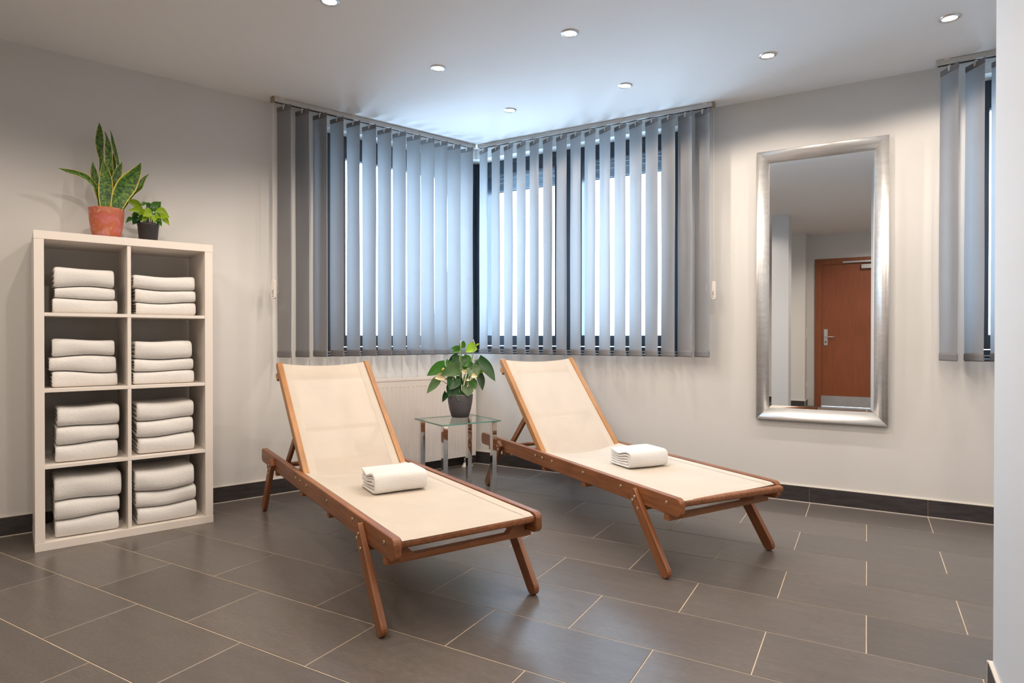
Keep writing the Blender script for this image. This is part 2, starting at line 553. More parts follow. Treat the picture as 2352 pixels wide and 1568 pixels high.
# skirting made of single tiles
def skirting(name, label, a, b, joints, nrm):
    """a -> b along the wall (2d), nrm points into the room; joints: distances from a"""
    a = Vector((*a, 0)); b = Vector((*b, 0)); d = (b-a).normalized(); n = Vector((*nrm, 0)).normalized()
    Ln = (b-a).length
    m = axes(a, d, (0, 0, 1))
    sg = -1 if m.col[1].to_3d().dot(n) < 0 else 1
    base = MB().box(0, Ln, 0, sg*.006, 0, .0935)
    base.box(0, Ln, 0, sg*.0095, .0935, .0985, 1)
    base.box(0, Ln, 0, sg*.0135, -.001, .0035, 1)
    o = tag(base.build(name, ['grout', 'caulk'], mtx=m), label, kind='structure')
    js = [0.0] + sorted(j for j in joints if 0.01 < j < Ln-.01) + [Ln]
    for i in range(len(js)-1):
        t = MB().box(.0015, js[i+1]-js[i]-.0015, sg*.004, sg*.0115, .003, .0945)
        t.build('tile', 'skirting_tile', o, bevel=.0008, seg=1, loc=(js[i], 0, 0))
    return o
Lj = [(-1.489+.5905*k) - SL for k in range(-10, 4)]
skirting('baseboard_left', 'dark tiled skirting along the wall behind the shelf', lw(SL, 0)[:2], (0, 0), Lj, NL[:2])
skirting('baseboard_right', 'dark tiled skirting under the mirror wall', (0, 0), (XR, 0), [2.3943-.5951*k for k in range(-6, 5)], (0, -1))
skirting('baseboard_column', 'short dark skirting on the wall end at right', (2.997, -2.62), (2.997, -1.997), [.3], (-1, 0))
skirting('baseboard_column_front', 'dark skirting on the front of the wall end at right', (2.985, -1.997), (3.32, -1.997), [], (0, 1))
skirting('baseboard_pillar', 'dark skirting on the pillar in the mirror', (1.60, -4.06), (1.87, -4.06), [], (0, 1))
skirting('baseboard_back', 'dark tiled skirting left of the brown door', (-2.3, YB), (1.1, YB), [.6*k for k in range(1, 6)], (0, 1))
skirting('baseboard_shaft', 'dark skirting on the wall projection beside the door', (1.1, -5.60), (1.93, -5.60), [.5], (0, 1))
skirting('baseboard_shaft_side', 'dark skirting on the short side of the wall projection', (1.93, -5.60), (1.93, YB), [], (1, 0))

# ------------------------------------------------------------------ windows
def window(name, label, rz, x0, x1, panes, side0, side1, shutter, m0=0.0, m1=0.0, GT=2.246):
    FTZ = GT+.072
    w = thing(name, label, None, rz=rz, kind='structure')
    f0, f1 = RC, RC+.07
    fm = 'frame_dark'
    def bar(nm, a0, a1, b0, b1, d0=f0, d1=f1, mt=fm, par=w, mm0=0.0, mm1=0.0):
        mb = MB()
        mb.prism([(a0+mm0*d0, d0), (a1+mm1*d0, d0), (a1+mm1*d1, d1), (a0+mm0*d1, d1)], b0, b1)
        return mb.build(nm, mt, par, bevel=.002, seg=1)
    bar('sill', x0, x1, ZS-.0005, ZS+.012, .004, f0, mt='slot_dark', mm0=m0, mm1=m1)
    bar('bottom_frame', x0, x1, ZS+.012, .926, mm0=m0, mm1=m1)
    bar('top_frame', x0, x1, FTZ, ZL, mm0=m0, mm1=m1)
    bar('side_frame', x0, side0, .926, FTZ, mm0=m0)
    bar('side_frame', side1, x1, .926, FTZ, mm1=m1)
    bar('sill_bead', x0, x1, .892, .897, f0-.004, f0+.002, 'rail_grey', mm0=m0, mm1=m1)
    for i, (g0, g1) in enumerate(panes):
        if i:
            bar('mullion', panes[i-1][1]+.058, g0-.058, .926, FTZ)
        s = bar('sash', g0-.058, g1+.058, .931, 1.006, f0-.008, f1-.006)
        bar('sash', g0-.058, g1+.058, GT, FTZ-.002, f0-.008, f1-.006)
        bar('sash', g0-.058, g0, 1.006, GT, f0-.008, f1-.006)
        bar('sash', g1, g1+.058, 1.006, GT, f0-.008, f1-.006)
        bar('gasket', g0, g1, 1.006, 1.010, f0+.004, f0+.03, 'gasket')
        bar('gasket', g0, g1, GT-.004, GT, f0+.004, f0+.03, 'gasket')
        gp = MB().box(g0, g1, f0+.03, f0+.036, 1.006, GT)
        gp.build('glass_pane', 'window_glass', w)
    if shutter:
        a, b = shutter
        z = 2.186
        sh = bar('shutter_end_bar', a, b, z, z+.030, .235, .262, 'shutter')
        bar('shutter_seal', a, b, z-.006, z, .240, .256, 'gasket', sh)
        k = 0
        zz = z+.031
        while zz < 2.46:
            sl = MB().prism_y([(a, zz), (b, zz), (b, zz+.036), (a, zz+.036)], .240, .254)
            so = sl.build('shutter_slat', 'shutter', w, bevel=.004, seg=2)
            if k in (1, 2):
                sm = MB(); x = a+.03
                while x < b-.03:
                    for dx in (0, .028):
                        sm.box(x+dx, x+dx+.014, .2385, .2402, zz+.007, zz+.012)
                        sm.box(x+dx+.003, x+dx+.012, .2385, .2402, zz+.017, zz+.021)
                        sm.box(x+dx+.004, x+dx+.011, .2385, .2402, zz+.025, zz+.029)
                    x += .115
                so2 = sm.build('light_slots', 'slot_dark', so)
                so2['kind'] = 'stuff'
            zz += .0375; k += 1
    return w
window('window_1', 'dark framed window left of the room corner behind the blind', ANG_L, -1.222, 0, [(-1.046, -.02)], -1.10, .036, None, 0, LT)
window('window_2', 'dark framed double window right of the room corner behind the blind', 0, 0, 1.598, [(.037, .638), (.860, 1.462)], -.02, 1.516, (-.12, 1.60), -LT, 0, 2.288)
window('window_3', 'narrow strip of dark framed window at the far right', 0, WX0, WX1, [(3.27, 4.20)], 3.212, 4.26, None)
# outside reveal corner post where the two windows meet
cp = MB().prism([(-LT*.19-.005, .19), (-LT*.25-.06, .19+.02), (-LT*.25, .25), (-LT*.19+.05, .25)], ZS, ZL)
tag(cp.build('trim_1', 'frame_dark'), 'dark outer corner post between the two windows', kind='structure')

# ------------------------------------------------------------------ ceiling spotlights
def lamp_meshes():
    ring = MB().lathe([(.030, -.001), (.032, -.006), (.041, -.0045), (.0425, 0.0)], 28)
    ring.f = [f for f in ring.f if len(f) == 4]
    ring.mi = [0]*len(ring.f)
    bulb = MB().lathe([(.0, -.0045), (.014, -.0042), (.024, -.003), (.030, -.0005)], 24)
    bulb.f = [f for f in bulb.f if len(f) == 4]; bulb.mi = [0]*len(bulb.f)
    return ring.mesh('trim_ring', 'steel', True), bulb.mesh('bulb_lens', 'lamp_glow', True)
RING, BULB = lamp_meshes()
def ceiling_lamp(x, y, label, power=LAMP_W, group='recessed ceiling spotlights'):
    t = thing('ceiling_spotlight', label, 'ceiling light', (x, y, H), group=group)
    link('trim_ring', RING, t); link('bulb_lens', BULB, t)
    ld = bpy.data.lights.new('spot_beam', 'SPOT')
    ld.energy = power; ld.color = LAMP_COL; ld.spot_size = R(152); ld.spot_blend = .35; ld.shadow_soft_size = .022
    lo = bpy.data.objects.new('spot_beam', ld); col.objects.link(lo); lo.parent = t; lo.location = (0, 0, -.022)
    return t
for x, y, lb in (
    (.663, -.617, 'recessed ceiling spotlight closest to the corner where the blinds meet'),
    (1.450, -.622, 'recessed ceiling spotlight above the right half of the corner blind'),
    (2.234, -.626, 'recessed ceiling spotlight above and left of the mirror'),
    (3.021, -.618, 'recessed ceiling spotlight near the far right blind'),
    (.637, -1.362, 'recessed ceiling spotlight in front of the left half of the corner blind'),
    (1.428, -1.361, 'recessed ceiling spotlight second from the top, in the middle of the ceiling'),
    (.630, -2.150, 'recessed ceiling spotlight cut by the top edge of the photo, left of centre')):
    ceiling_lamp(x, y, lb)
for x, y in ((2.234, -1.365), (3.021, -1.36), (1.428, -2.15), (.63, -2.90), (1.35, -3.4), (.63, -3.65), (-.15, -3.65), (3.9, -.62), (3.9, -1.36), (3.9, -2.6), (2.95, -3.3), (2.95, -4.3), (2.95, -5.1), (1.3, -4.3), (3.9, -3.6), (3.9, -4.6)):  # unseen lamps: some continue the grid, others are added as fill light
    ceiling_lamp(x, y, 'unseen round recessed ceiling spotlight put in to light the room', group='recessed spotlights out of view')

# ------------------------------------------------------------------ vertical blinds
SLW = .127
ZT, ZB = 2.436, .870
def slat_mesh(seed, curl):
    rnd = random.Random(seed)
    mb = MB(); nx, nz = 6, 22
    tw = rnd.uniform(-.05, .05); cl_ = curl*rnd.uniform(.7, 1.3); ph = rnd.uniform(0, 6)
    for j in range(nz+1):
        t = j/nz; z = (ZT-.0) + (ZB-ZT)*t
        for i in range(nx+1):
            x = (i/nx-.5)*SLW
            e = (2*i/nx-1)
            env = math.sin(math.pi*min(1, t*1.02))
            y = cl_*(1-e*e)*(.25+.75*env) + .0025*env*math.sin(5*t+ph+e*1.3)
            a = tw*env
            mb.v.append((x*math.cos(a)-y*math.sin(a), x*math.sin(a)+y*math.cos(a), z))
    for j in range(nz):
        for i in range(nx):
            a = j*(nx+1)+i
            mb.f.append((a, a+nx+1, a+nx+2, a+1))
    mb.mi = [0]*len(mb.f)
    return mb.mesh('slat', 'blind_fabric', True)
TOPP = MB().box(-SLW/2, SLW/2, -.0022, .0022, ZT-.027, ZT+.001).mesh('top_pocket', 'blind_double')
hm = MB()
n_ = 8
for j, (z, th) in enumerate(((ZB-.001, .0012), (ZB+.006, .0042), (ZB+.032, .0038), (ZB+.042, .0008))):
    hm.v += [(-SLW/2, -th, z), (SLW/2, -th, z), (SLW/2, th, z), (-SLW/2, th, z)]
for j in range(3):
    a = 4*j
    hm.f += [(a, a+1, a+5, a+4), (a+1, a+2, a+6, a+5), (a+2, a+3, a+7, a+6), (a+3, a, a+4, a+7)]
hm.f += [(3, 2, 1, 0), (12, 13, 14, 15)]; hm.mi = [0]*len(hm.f)
HEM = hm.mesh('weight_pocket', 'blind_double')
CLIP = MB().box(-.006, .006, -.004, .004, ZT-.012, ZT+.010).box(-.003, .003, -.0055, .0055, ZT-.02, ZT-.008).mesh('hanger_clip', 'plastic_white')
def blind(label, rz, x0, x1, xs, phi, curl, seed, chain=None, n=.098):
    t = thing('vertical_blind', label, 'blind', (0, 0, 0), rz)
    rail = MB().box(x0, x1, -n-.017, -n+.021, 2.449, H-.001)
    rl = rail.build('headrail', 'rail_grey', t, bevel=.003)
    MB().box(x0+.01, x1-.01, -n-.006, -n+.006, 2.4465, 2.4495).build('rail_slot', 'gasket', rl)
    nb = max(2, int((x1-x0)/.5))
    for k in range(nb+1):
        xx = x0+.05+(x1-x0-.1)*k/nb
        MB().box(xx-.012, xx+.012, -n-.0195, -n-.015, H-.008, H-.0005).build('rail_bracket', 'plastic_white', rl)
    for xe in ((x0,) if chain and chain[0] < (x0+x1)/2 else (x1,)):
        MB().box(xe-.006, xe+.008, -n-.019, -n+.023, 2.446, H-.0008).build('end_cap', 'plastic_beige', rl, bevel=.003)
    rnd = random.Random(seed)
    for i, x in enumerate(xs):
        a = -R(phi(i) + rnd.uniform(-1.5, 1.5))
        s = link('slat', slat_mesh(seed*50+i, curl), t, loc=(x, -n, 0), rz=a)
        link('top_pocket', TOPP, s); link('weight_pocket', HEM, s); link('hanger_clip', CLIP, s)
    if chain:
        cx, side, zb = chain
        ch = MB(); pts = []
        for k in range(210):
            z = 2.444 - (2.444-zb)*k/209
            spread = .006 + .022*max(0, (k-120)/90)**2
            pts.append((cx-spread*1.2, -n-.012, z)); pts.append((cx+spread, -n-.004, z))
        for k in range(1, 16):
            q = math.pi*k/16
            pts.append((cx-.003-.030*math.cos(q)*1.0, -n-.012+.008*k/16, zb-.024*math.sin(q)))
        for p in pts:
            r_ = .0019
            ch.add([(p[0]+r_, p[1], p[2]), (p[0]-r_, p[1], p[2]), (p[0], p[1]+r_, p[2]), (p[0], p[1]-r_, p[2]), (p[0], p[1], p[2]+r_), (p[0], p[1], p[2]-r_)],
                   [(0,2,4),(2,1,4),(1,3,4),(3,0,4),(2,0,5),(1,2,5),(3,1,5),(0,3,5)])
        c = ch.build('bead_chain', 'plastic_white', t, smooth=True)
        c['kind'] = 'stuff'
        wx = cx+side[0]
        wt = MB().prism_y(rounded(-.0125, .0125, 0, .118, .0118, (1, 1)), -.011, .011)
        wo = wt.build('chain_weight', 'plastic_white', t, bevel=.002, loc=(wx, side[1], 1.2335), rz=side[2])
        cu = bpy.data.curves.new('print', 'FONT'); cu.body = 'b shile'; cu.size = .0165; cu.extrude = .0002
        tmp = bpy.data.objects.new('tmp_print', cu); col.objects.link(tmp)
        dg = bpy.context.evaluated_depsgraph_get()
        me = bpy.data.meshes.new_from_object(tmp.evaluated_get(dg)); me.name = 'print'
        bpy.data.objects.remove(tmp); bpy.data.curves.remove(cu)
        me.materials.clear(); me.materials.append(MAT['ink'])
        # text reads upwards on the front face
        m = Matrix(((0, -1, 0, .004), (0, 0, -1, -.0112), (1, 0, 0, .012), (0, 0, 0, 1)))
        link('print', me, wo, mtx=m)
        MB().tube([(0, .0, .118), (0, 0, 2.44-1.2335)], .0006, 5).build('cord', 'plastic_white', wo)
    return t
blind('grey vertical blind on the left wall up to the room corner', ANG_L, -1.612, -.084, [-1.543+.1152*i for i in range(13)],
      lambda i: 71, .0035, 3, (-1.607, (.0, -.098, R(-50)), 1.285))
blind('grey vertical blind on the right wall from the room corner', 0, .086, 1.846, [.132+.1098*i for i in range(16)],
      lambda i: 28+.35*i, .013, 5, (1.842, (.007, -.092, R(0)), 1.300))
blind('grey vertical blind cut off at the far right behind the wall end', 0, 3.008, 4.45, [3.070+.1105*i for i in range(12)],
      lambda i: 58, .005, 7)

# ------------------------------------------------------------------ towel shelf
S0, SW, SD, SX, SH = -2.7916, .764, .385, .4027, 1.49
org = lw(S0, 0)
shelf = thing('cube_shelf', 'white open cube shelf unit of eight cubbies filled with towels', 'shelf', (org.x, org.y, 0), ANG_L)
def sbox(nm, x0, x1, z0, z1, y0=-SX, y1=-SX+SD, bev=.0008):
    return MB().box(x0, x1, y0, y1, z0, z1).build(nm, 'laminate_white', shelf, bevel=bev, seg=1)
FT = .038
sbox('top_panel', 0, SW, SH-FT, SH)
sbox('bottom_panel', 0, SW, 0, FT)
sbox('side_panel', .001, FT+.001, FT, SH-FT, -SX+.001)
sbox('side_panel', SW-FT-.001, SW-.001, FT, SH-FT, -SX+.001)
CH = (SH-2*FT-3*.016)/4
ZC = [FT + i*(CH+.016) for i in range(4)]          # cubby floors
for i in range(1, 4):
    sbox('shelf_board', FT+.001, SW-FT-.001, ZC[i]-.016, ZC[i], -SX+.003)
XM = .3785
for i in range(4):
    sbox('divider', XM-.008, XM+.008, ZC[i], ZC[i]+CH, -SX+.004)

# ------------------------------------------------------------------ towels
def towel_mesh(w, d, h, seed, nl=2, f0=None, f1=None, big=0.0, xc=0.0):
    rnd = random.Random(seed)
    t = h/(2*nl)
    mb = MB()
    xs = [0, .004, .012] + [w*k/11 for k in range(1, 11)] + [w-.012, w-.004, w]
    xs = sorted(set(round(x, 5) for x in xs))
    s1, s2, s3 = (rnd.uniform(0, 9) for _ in range(3))
    for L_ in range(nl):
        z0 = t*(L_+.5); z1 = h-t*(L_+.5)
        a = (.34*h) * (z1-z0)/h + .004
        yf = -d/2 + t*L_ + t/2
        yb = d/2 - rnd.uniform(.0, .012)
        pts = []
        for k in range(7): pts.append((yb + (yf+a-yb)*k/6, z0))
        for k in range(1, 10):
            q = math.pi*k/10
            c, s = math.cos(q), math.sin(q)
            pts.append((yf + a - a*abs(s)**.7, (z0+z1)/2 - (z1-z0)/2*math.copysign(abs(c)**.8, c)))
        for k in range(7): pts.append((yf+a + (yb-yf-a)*k/6, z1))
        e0 = rnd.uniform(0, .006)*(1 if L_ else .3); e1 = rnd.uniform(0, .006)*(1 if L_ else .3)
        n = len(pts); base = len(mb.v); ns = len(xs)
        for j, x in enumerate(xs):
            fx = {0: .35, 1: .8, ns-2: .8, ns-1: .35}.get(j, 1.0)
            X = x + (e0 if x < w/2 else -e1) - w/2
            for i, (y, z) in enumerate(pts):
                p0 = pts[max(i-1, 0)]; p1 = pts[min(i+1, n-1)]
                ty, tz = p1[0]-p0[0], p1[1]-p0[1]; l = math.hypot(ty, tz) or 1
                ny, nz = -tz/l, ty/l
                hf = t/2*.97*fx*(.75 if i in (0, n-1) else 1)
                dy = .0035*math.sin(x*17+s3+z*30)
                for sg in (1, -1):
                    zz = z+nz*hf*sg
                    up = min(1.0, max(0.0, zz/h))
                    dz = (1-up)*(f0(X+xc, y) if f0 else 0) + up*(f1(X+xc, y) if f1 else 0)
                    mid_ = 1-abs(2*up-1)
                    dz += .0022*mid_*math.sin(x*31+s1+L_*2)
                    if big:
                        dz += big*up*max(0, 1-abs(y-.02)/.06)*max(0, 1-(x/w)*2.2)*-1
                    vv = noise.noise(Vector((X*30, (y+sg)*30, z*40+seed)))*.0011*max(.0, 1-abs(2*up-1))**.5
                    mb.v.append((X, y+dy+ny*hf*sg+vv, zz+dz+vv))
        def id_(j, i, s): return base + (j*n+i)*2 + s
        for j in range(ns-1):
            for i in range(n-1):
                mb.f.append((id_(j,i,0), id_(j,i+1,0), id_(j+1,i+1,0), id_(j+1,i,0)))
                mb.f.append((id_(j,i,1), id_(j+1,i,1), id_(j+1,i+1,1), id_(j,i+1,1)))
            mb.f.append((id_(j,0,0), id_(j+1,0,0), id_(j+1,0,1), id_(j,0,1)))
            mb.f.append((id_(j,n-1,0), id_(j,n-1,1), id_(j+1,n-1,1), id_(j+1,n-1,0)))
        for i in range(n-1):
            mb.f.append((id_(0,i,0), id_(0,i,1), id_(0,i+1,1), id_(0,i+1,0)))
            mb.f.append((id_(ns-1,i,0), id_(ns-1,i+1,0), id_(ns-1,i+1,1), id_(ns-1,i,1)))
    mb.mi = [0]*len(mb.f)
    return mb.mesh('towel', 'terry', True)

rows = ['top', 'second', 'third', 'bottom']
#          cubby: x0, x1 (bottom towel), [heights bottom->top], [(dx0, dx1) per towel]
ST = {
 (0, 0): (.072, .336, (.066, .056, .090), ((0, 0), (.008, -.012), (.004, -.018)), -.365),
 (1, 0): (.068, .334, (.070, .074, .080), ((0, 0), (-.010, -.004), (.002, -.010)), -.345),
 (2, 0): (.080, .334, (.082, .084, .092), ((0, 0), (.002, .003), (.006, .006)), -.370),
 (3, 0): (.078, .336, (.082, .084, .112), ((0, 0), (-.004, .003), (-.006, .010)), -.372),
 (0, 1): (.412, .690, (.064, .064, .070), ((0, 0), (-.002, 0), (-.012, -.004)), -.365),
 (1, 1): (.402, .684, (.062, .064, .092), ((0, 0), (0, -.006), (.004, -.012)), -.355),
 (2, 1): (.418, .682, (.088, .082, .088), ((0, 0), (-.004, -.004), (-.006, -.004)), -.366),
 (3, 1): (.412, .690, (.082, .082, .108), ((0, 0), (-.006, -.004), (-.008, -.012)), -.376),
}
seed = 100
for (r_, c_), (x0, x1, hs, dx, yf) in ST.items():
    z = ZC[3-r_] + .0005
    side = 'left' if c_ == 0 else 'right'
    prev = None
    for k, h in enumerate(hs):
        seed += 1
        a, b = x0+dx[k][0], x1+dx[k][1]
        d = .29
        q1, q2, q3 = (random.Random(seed*3+1).uniform(0, 9) for _ in range(3))
        q1, q2, q3 = random.Random(seed*3).uniform(0, 9), random.Random(seed*5).uniform(0, 9), random.Random(seed*7).uniform(.6, 1.4)
        fn = (lambda q1, q2, q3: lambda X, y: .0045*q3*math.sin(X*19+q1) + .003*math.sin(X*8+y*11+q2))(q1, q2, q3)
        me = towel_mesh(b-a, d, h, seed, 2 if h < .1 else 3, prev, fn, 0.0, (a+b)/2)
        prev = fn
        o = link('folded_towel', me, None, subd=1)
        p = shelf.location + Vector((DL.x, DL.y, 0))*((a+b)/2) - NL*(yf - random.Random(seed).uniform(0, .008) + d/2)
        o.location = (p.x, p.y, z); o.rotation_euler = (0, 0, ANG_L + R(random.Random(seed+7).uniform(-.8, .8)))
        pos = ('lowest', 'middle', 'uppermost')[k]
        tag(o, f'{pos} folded white towel of the stack in the {rows[r_]} {side} cubby', 'towel', 'folded towels on the shelf')
        z += h + .0022

# ------------------------------------------------------------------ sun loungers
def lounger(label, ox, oy, ang, W, k, wrench):
    t = thing('sun_lounger', label, 'sun lounger', (ox, oy, 0), ang, 'wooden sun loungers')
    hw = W/2; TH = .028
    P = lambda u, v, z: Vector((u+k*v, v, z))
    zt, zb = .340, .262
    LN = 2.012
    xd = P(1, 0, 0)-P(0, 0, 0)
    BOLT = MB().lathe([(.0075, 0), (.0075, .0015), (.006, .0032), (.003, .0036), (.0025, .002), (0, .002)], 14).mesh('bolt', 'brass_bolt', True)
    def plank(nm, prof, thick, origin, x, z, m='lounger_wood', bev=.004, par=t):
        return MB().prism_y(prof, -thick/2, thick/2).build(nm, m, par, bevel=bev, mtx=axes(origin, x, z))
    for sg in (-1, 1):
        rail = plank('side_rail', rounded(0, LN, 0, zt-zb, .026), TH, P(0, sg*(hw-TH/2), zb), xd, (0, 0, 1))
        for u in (.785, .866, .978, 1.292, 1.611, 1.928):
            m = Matrix.Translation((u, -TH/2 if sg < 0 else TH/2, .048)) @ Matrix.Rotation(R(90 if sg < 0 else -90), 4, 'X')
            link('bolt', BOLT, rail, mtx=m)
        # legs outside the rails, leaning towards the ends
        for (ut, ub) in ((1.712, 1.958), (.335, .118)):
            top = P(ut, sg*(hw+.012), .318); bot = P(ub, sg*(hw+.012), .0)
            d = (top-bot)
            Ld = d.length
            d.normalize()
            ox_ = bot + d*0.0
            lean = 1 if ub > ut else -1
            hwid = .027
            prof = []
            n = 8
            # rounded foot, square top; local x along the leg from foot to top, lifted so that the round foot rests on the floor
            for q in range(n+1):
                a = math.pi/2 + math.pi*q/n
                prof.append((hwid+.012 + hwid*math.cos(a), hwid*math.sin(a)))
            prof = [(Ld, -hwid), (Ld, hwid)] + prof
            m_ = axes(ox_, d, Vector((1, 0, 0))*lean)
            low = min((m_ @ Vector((a, 0, b))).z for a, b in prof)
            m_.translation.z -= low - .0006
            leg = MB().prism_y(prof, -.0115, .0115).build('leg', 'lounger_wood', t, bevel=.003, mtx=m_)
            ysg = 1 if (m_.col[1].to_3d().dot(Vector((0, sg, 0))) > 0) else -1
            for (bx, bz) in ((Ld-.035, .012), (Ld-.04, -.013), (Ld-.085, .0)):
                link('bolt', BOLT, leg, mtx=Matrix.Translation((bx, ysg*.0115, bz)) @ Matrix.Rotation(R(-90*ysg), 4, 'X'))
    # cross members below the rails
    yd = P(0, 1, 0)-P(0, 0, 0)
    def cross(nm, u, z0, z1, wd, v=None, m='lounger_wood'):
        v = v or hw
        L_ = yd.length*2*v
        return MB().box(0, L_, -wd/2, wd/2, 0, z1-z0).build(nm, m, t, bevel=.003, mtx=axes(P(u, -v, z0), yd, (0, 0, 1)))
    cross('cross_bar', .135, .238, .2615, .028, hw-.004)
    cross('cross_bar', .872, .240, .2615, .030, hw-.004)
    cross('cross_bar', 1.290, .238, .2615, .030, hw-.004)
    cross('cross_bar', 1.760, .238, .2615, .030, hw-.004)
    cross('cross_bar', .345, .238, .2615, .030, hw-.004)
    # foot board with raised ends
    L_ = yd.length*2*(hw-.002); i0 = TH+.0; 
    prof = [(0, 0), (L_, 0), (L_, .0262), (L_-TH-.001, .0262), (L_-TH-.001, .066), (L_-TH-.030, .066), (L_-TH-.078, .020), (TH+.078, .020), (TH+.030, .066), (TH+.001, .066), (TH+.001, .0262), (0, .0262)]
    MB().prism_y(prof, -.016, .016).build('foot_board', 'lounger_wood', t, bevel=.002, mtx=axes(P(1.926, -hw+.002, .235), yd, (0, 0, 1)))
    # round bar carrying the sling at the foot and head of the seat
    iw = hw-TH-.0015
    for u, zz in ((1.983, .301), (.835, .263)):
        MB().prism_y(rounded(0, .034, 0, .027, .010), 0, yd.length*2*iw).build('sling_bar', 'lounger_wood', t, bevel=.0015, mtx=axes(P(u-.017, -iw, zz), xd, (0, 0, 1)))
    # seat sling
    def grid(fn, nu, nv):
        mb = MB()
        for i in range(nu+1):
            for j in range(nv+1):
                mb.v.append(tuple(fn(i/nu, j/nv)))
        for i in range(nu):
            for j in range(nv):
                a = i*(nv+1)+j
                mb.f.append((a, a+nv+1, a+nv+2, a+1))
        mb.mi = [0]*len(mb.f)
        return mb
    rnd = random.Random(int(ox*100))
    def seat_pt(s, q, up=0.0):
        v = (q*2-1)*(iw-.004)
        u = .812 + (2.0-.812)*s
        e = 1-(q*2-1)**2
        sag = (.010 + .022*math.exp(-((s-.02)/.14)**2))*e*min(1, (1-s)*14) * (1 if s > .0 else 1)
        wr = .0016*math.sin(s*90)*math.exp(-s*9)*e
        z = .3335 - sag + wr + up
        if s > .985: z -= .007*((s-.985)/.015)
        if s < .02: z -= 0
        return P(u, v, z)
    sl = grid(lambda s, q: seat_pt(s, q), 60, 18).build('seat_sling', 'sling_hem', t, smooth=True)
    for a, b in ((0, .075), (.925, 1)):
        grid(lambda s, q: seat_pt(s, a+(b-a)*q, .0012), 60, 3).build('side_hem', 'sling_hem', sl, smooth=True)
    # front roll of the seat sling over the bar at the back
    def roll(s, q):
        p = seat_pt(0, q); a = math.pi*s
        return P(.812-.016*math.sin(a), (q*2-1)*(iw-.004), p.z-.016*(1-math.cos(a)))
    grid(roll, 8, 18).build('sling_roll', 'sling_hem', sl, smooth=True)
    # backrest
    A = Vector((.800, 0, .318)); Bv = Vector((.243, 0, .846)); ax = (Bv-A); BL = ax.length; ax.normalize()
    nrm = Vector((ax.z, 0, -ax.x))                    # towards the sitter
    if nrm.z < 0: nrm = -nrm
    bk = thing('backrest', None, None, (0, 0, 0)); bk.parent = t
    bw = hw-TH-.002
    st_w = .029
    def BP(a, v, n_=0.0):
        q = A + ax*a + nrm*n_
        return P(q.x, v, q.z)
    for sg in (-1, 1):
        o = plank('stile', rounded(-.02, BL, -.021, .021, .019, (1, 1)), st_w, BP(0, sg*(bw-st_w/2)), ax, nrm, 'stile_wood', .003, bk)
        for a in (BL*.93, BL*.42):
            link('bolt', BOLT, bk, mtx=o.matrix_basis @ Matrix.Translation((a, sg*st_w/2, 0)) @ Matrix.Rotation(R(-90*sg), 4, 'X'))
    L_ = yd.length
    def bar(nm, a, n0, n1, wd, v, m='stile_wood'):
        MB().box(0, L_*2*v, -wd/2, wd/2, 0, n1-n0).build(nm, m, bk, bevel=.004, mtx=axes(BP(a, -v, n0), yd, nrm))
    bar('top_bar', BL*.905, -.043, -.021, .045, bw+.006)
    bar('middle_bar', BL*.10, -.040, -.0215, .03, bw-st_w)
    bi = bw-st_w-.0005
    def back_pt(s, q, up=0.0):
        v = (q*2-1)*bi
        e = 1-(q*2-1)**2
        a = -.045 + (BL*.985+.045)*s
        a -= .016*e*s**6
        d = -.004 - .014*e*(.4+.6*math.sin(math.pi*min(1, s*1.0)))
        return BP(a, v, .014+d+up)
    bs = grid(lambda s, q: back_pt(s, q), 40, 18).build('back_sling', 'sling_mesh', bk, smooth=True)
    for a, b in ((0, .085), (.915, 1)):
        grid(lambda s, q: back_pt(s, a+(b-a)*q, .0012), 40, 3).build('side_hem', 'sling_hem', bk, smooth=True)
    grid(lambda s, q: back_pt(.90+.10*s, q, -.0035), 4, 18).build('top_hem', 'sling_mesh', bk, smooth=True)
    grid(lambda s, q: back_pt(1.0, q, -.004*s), 1, 18).build('top_edge', 'sling_hem', bk, smooth=True)
    # prop frame holding the backrest up
    pr_ = thing('prop_frame', None, None, (0, 0, 0)); pr_.parent = t
    pv = bw-st_w-.012
    for sg in (-1, 1):
        a_ = P(.562, sg*pv, .520); b_ = P(.305, sg*pv, .272)
        d = a_-b_
        MB().prism_y(rounded(-.012, d.length+.012, -.017, .017, .015), -.009, .009).build('prop_arm', 'lounger_wood', pr_, bevel=.002, mtx=axes(b_, d, (-1, 0, 1)))
    MB().tube([P(.305, -iw, .285), P(.305, iw, .285)], .0115, 12).build('prop_dowel', 'lounger_wood', pr_, smooth=True)
    MB().tube([P(.545, -pv-.01, .505), P(.545, pv+.01, .505)], .011, 12).build('prop_dowel', 'lounger_wood', pr_, smooth=True)
    cross('rest_bar', .52, .268, .296, .022, iw)
    return t, P
A1, A2 = R(-26.95), R(-33.93)
l1, P1 = lounger('wooden sun lounger with cream sling in front of the radiator, nearer the shelf', -.2904, -1.4132, A1, .594, -.0046, 0)
l2, P2 = lounger('wooden sun lounger with cream sling beside the mirror wall', .5296, -.2299, A2, .636, -.0795, 0)
for l, P_, a_, lb, sd, uv in ((l1, P1, A1, 'folded white towel lying on the lounger nearer the shelf', 901, (1.305, -.004)),
                              (l2, P2, A2, 'folded white towel lying on the lounger beside the mirror wall', 917, (1.345, .010))):
    o = link('folded_towel', towel_mesh(.240, .205, .088, sd, 3, None, None, .022), None, subd=1)
    q = l.matrix_basis @ P_(uv[0], uv[1], .3285)
    o.location = q; o.rotation_euler = (0, 0, a_ + R(90) + R(-3 if sd == 901 else -2))
    tag(o, lb, 'towel', 'folded towels on the loungers')

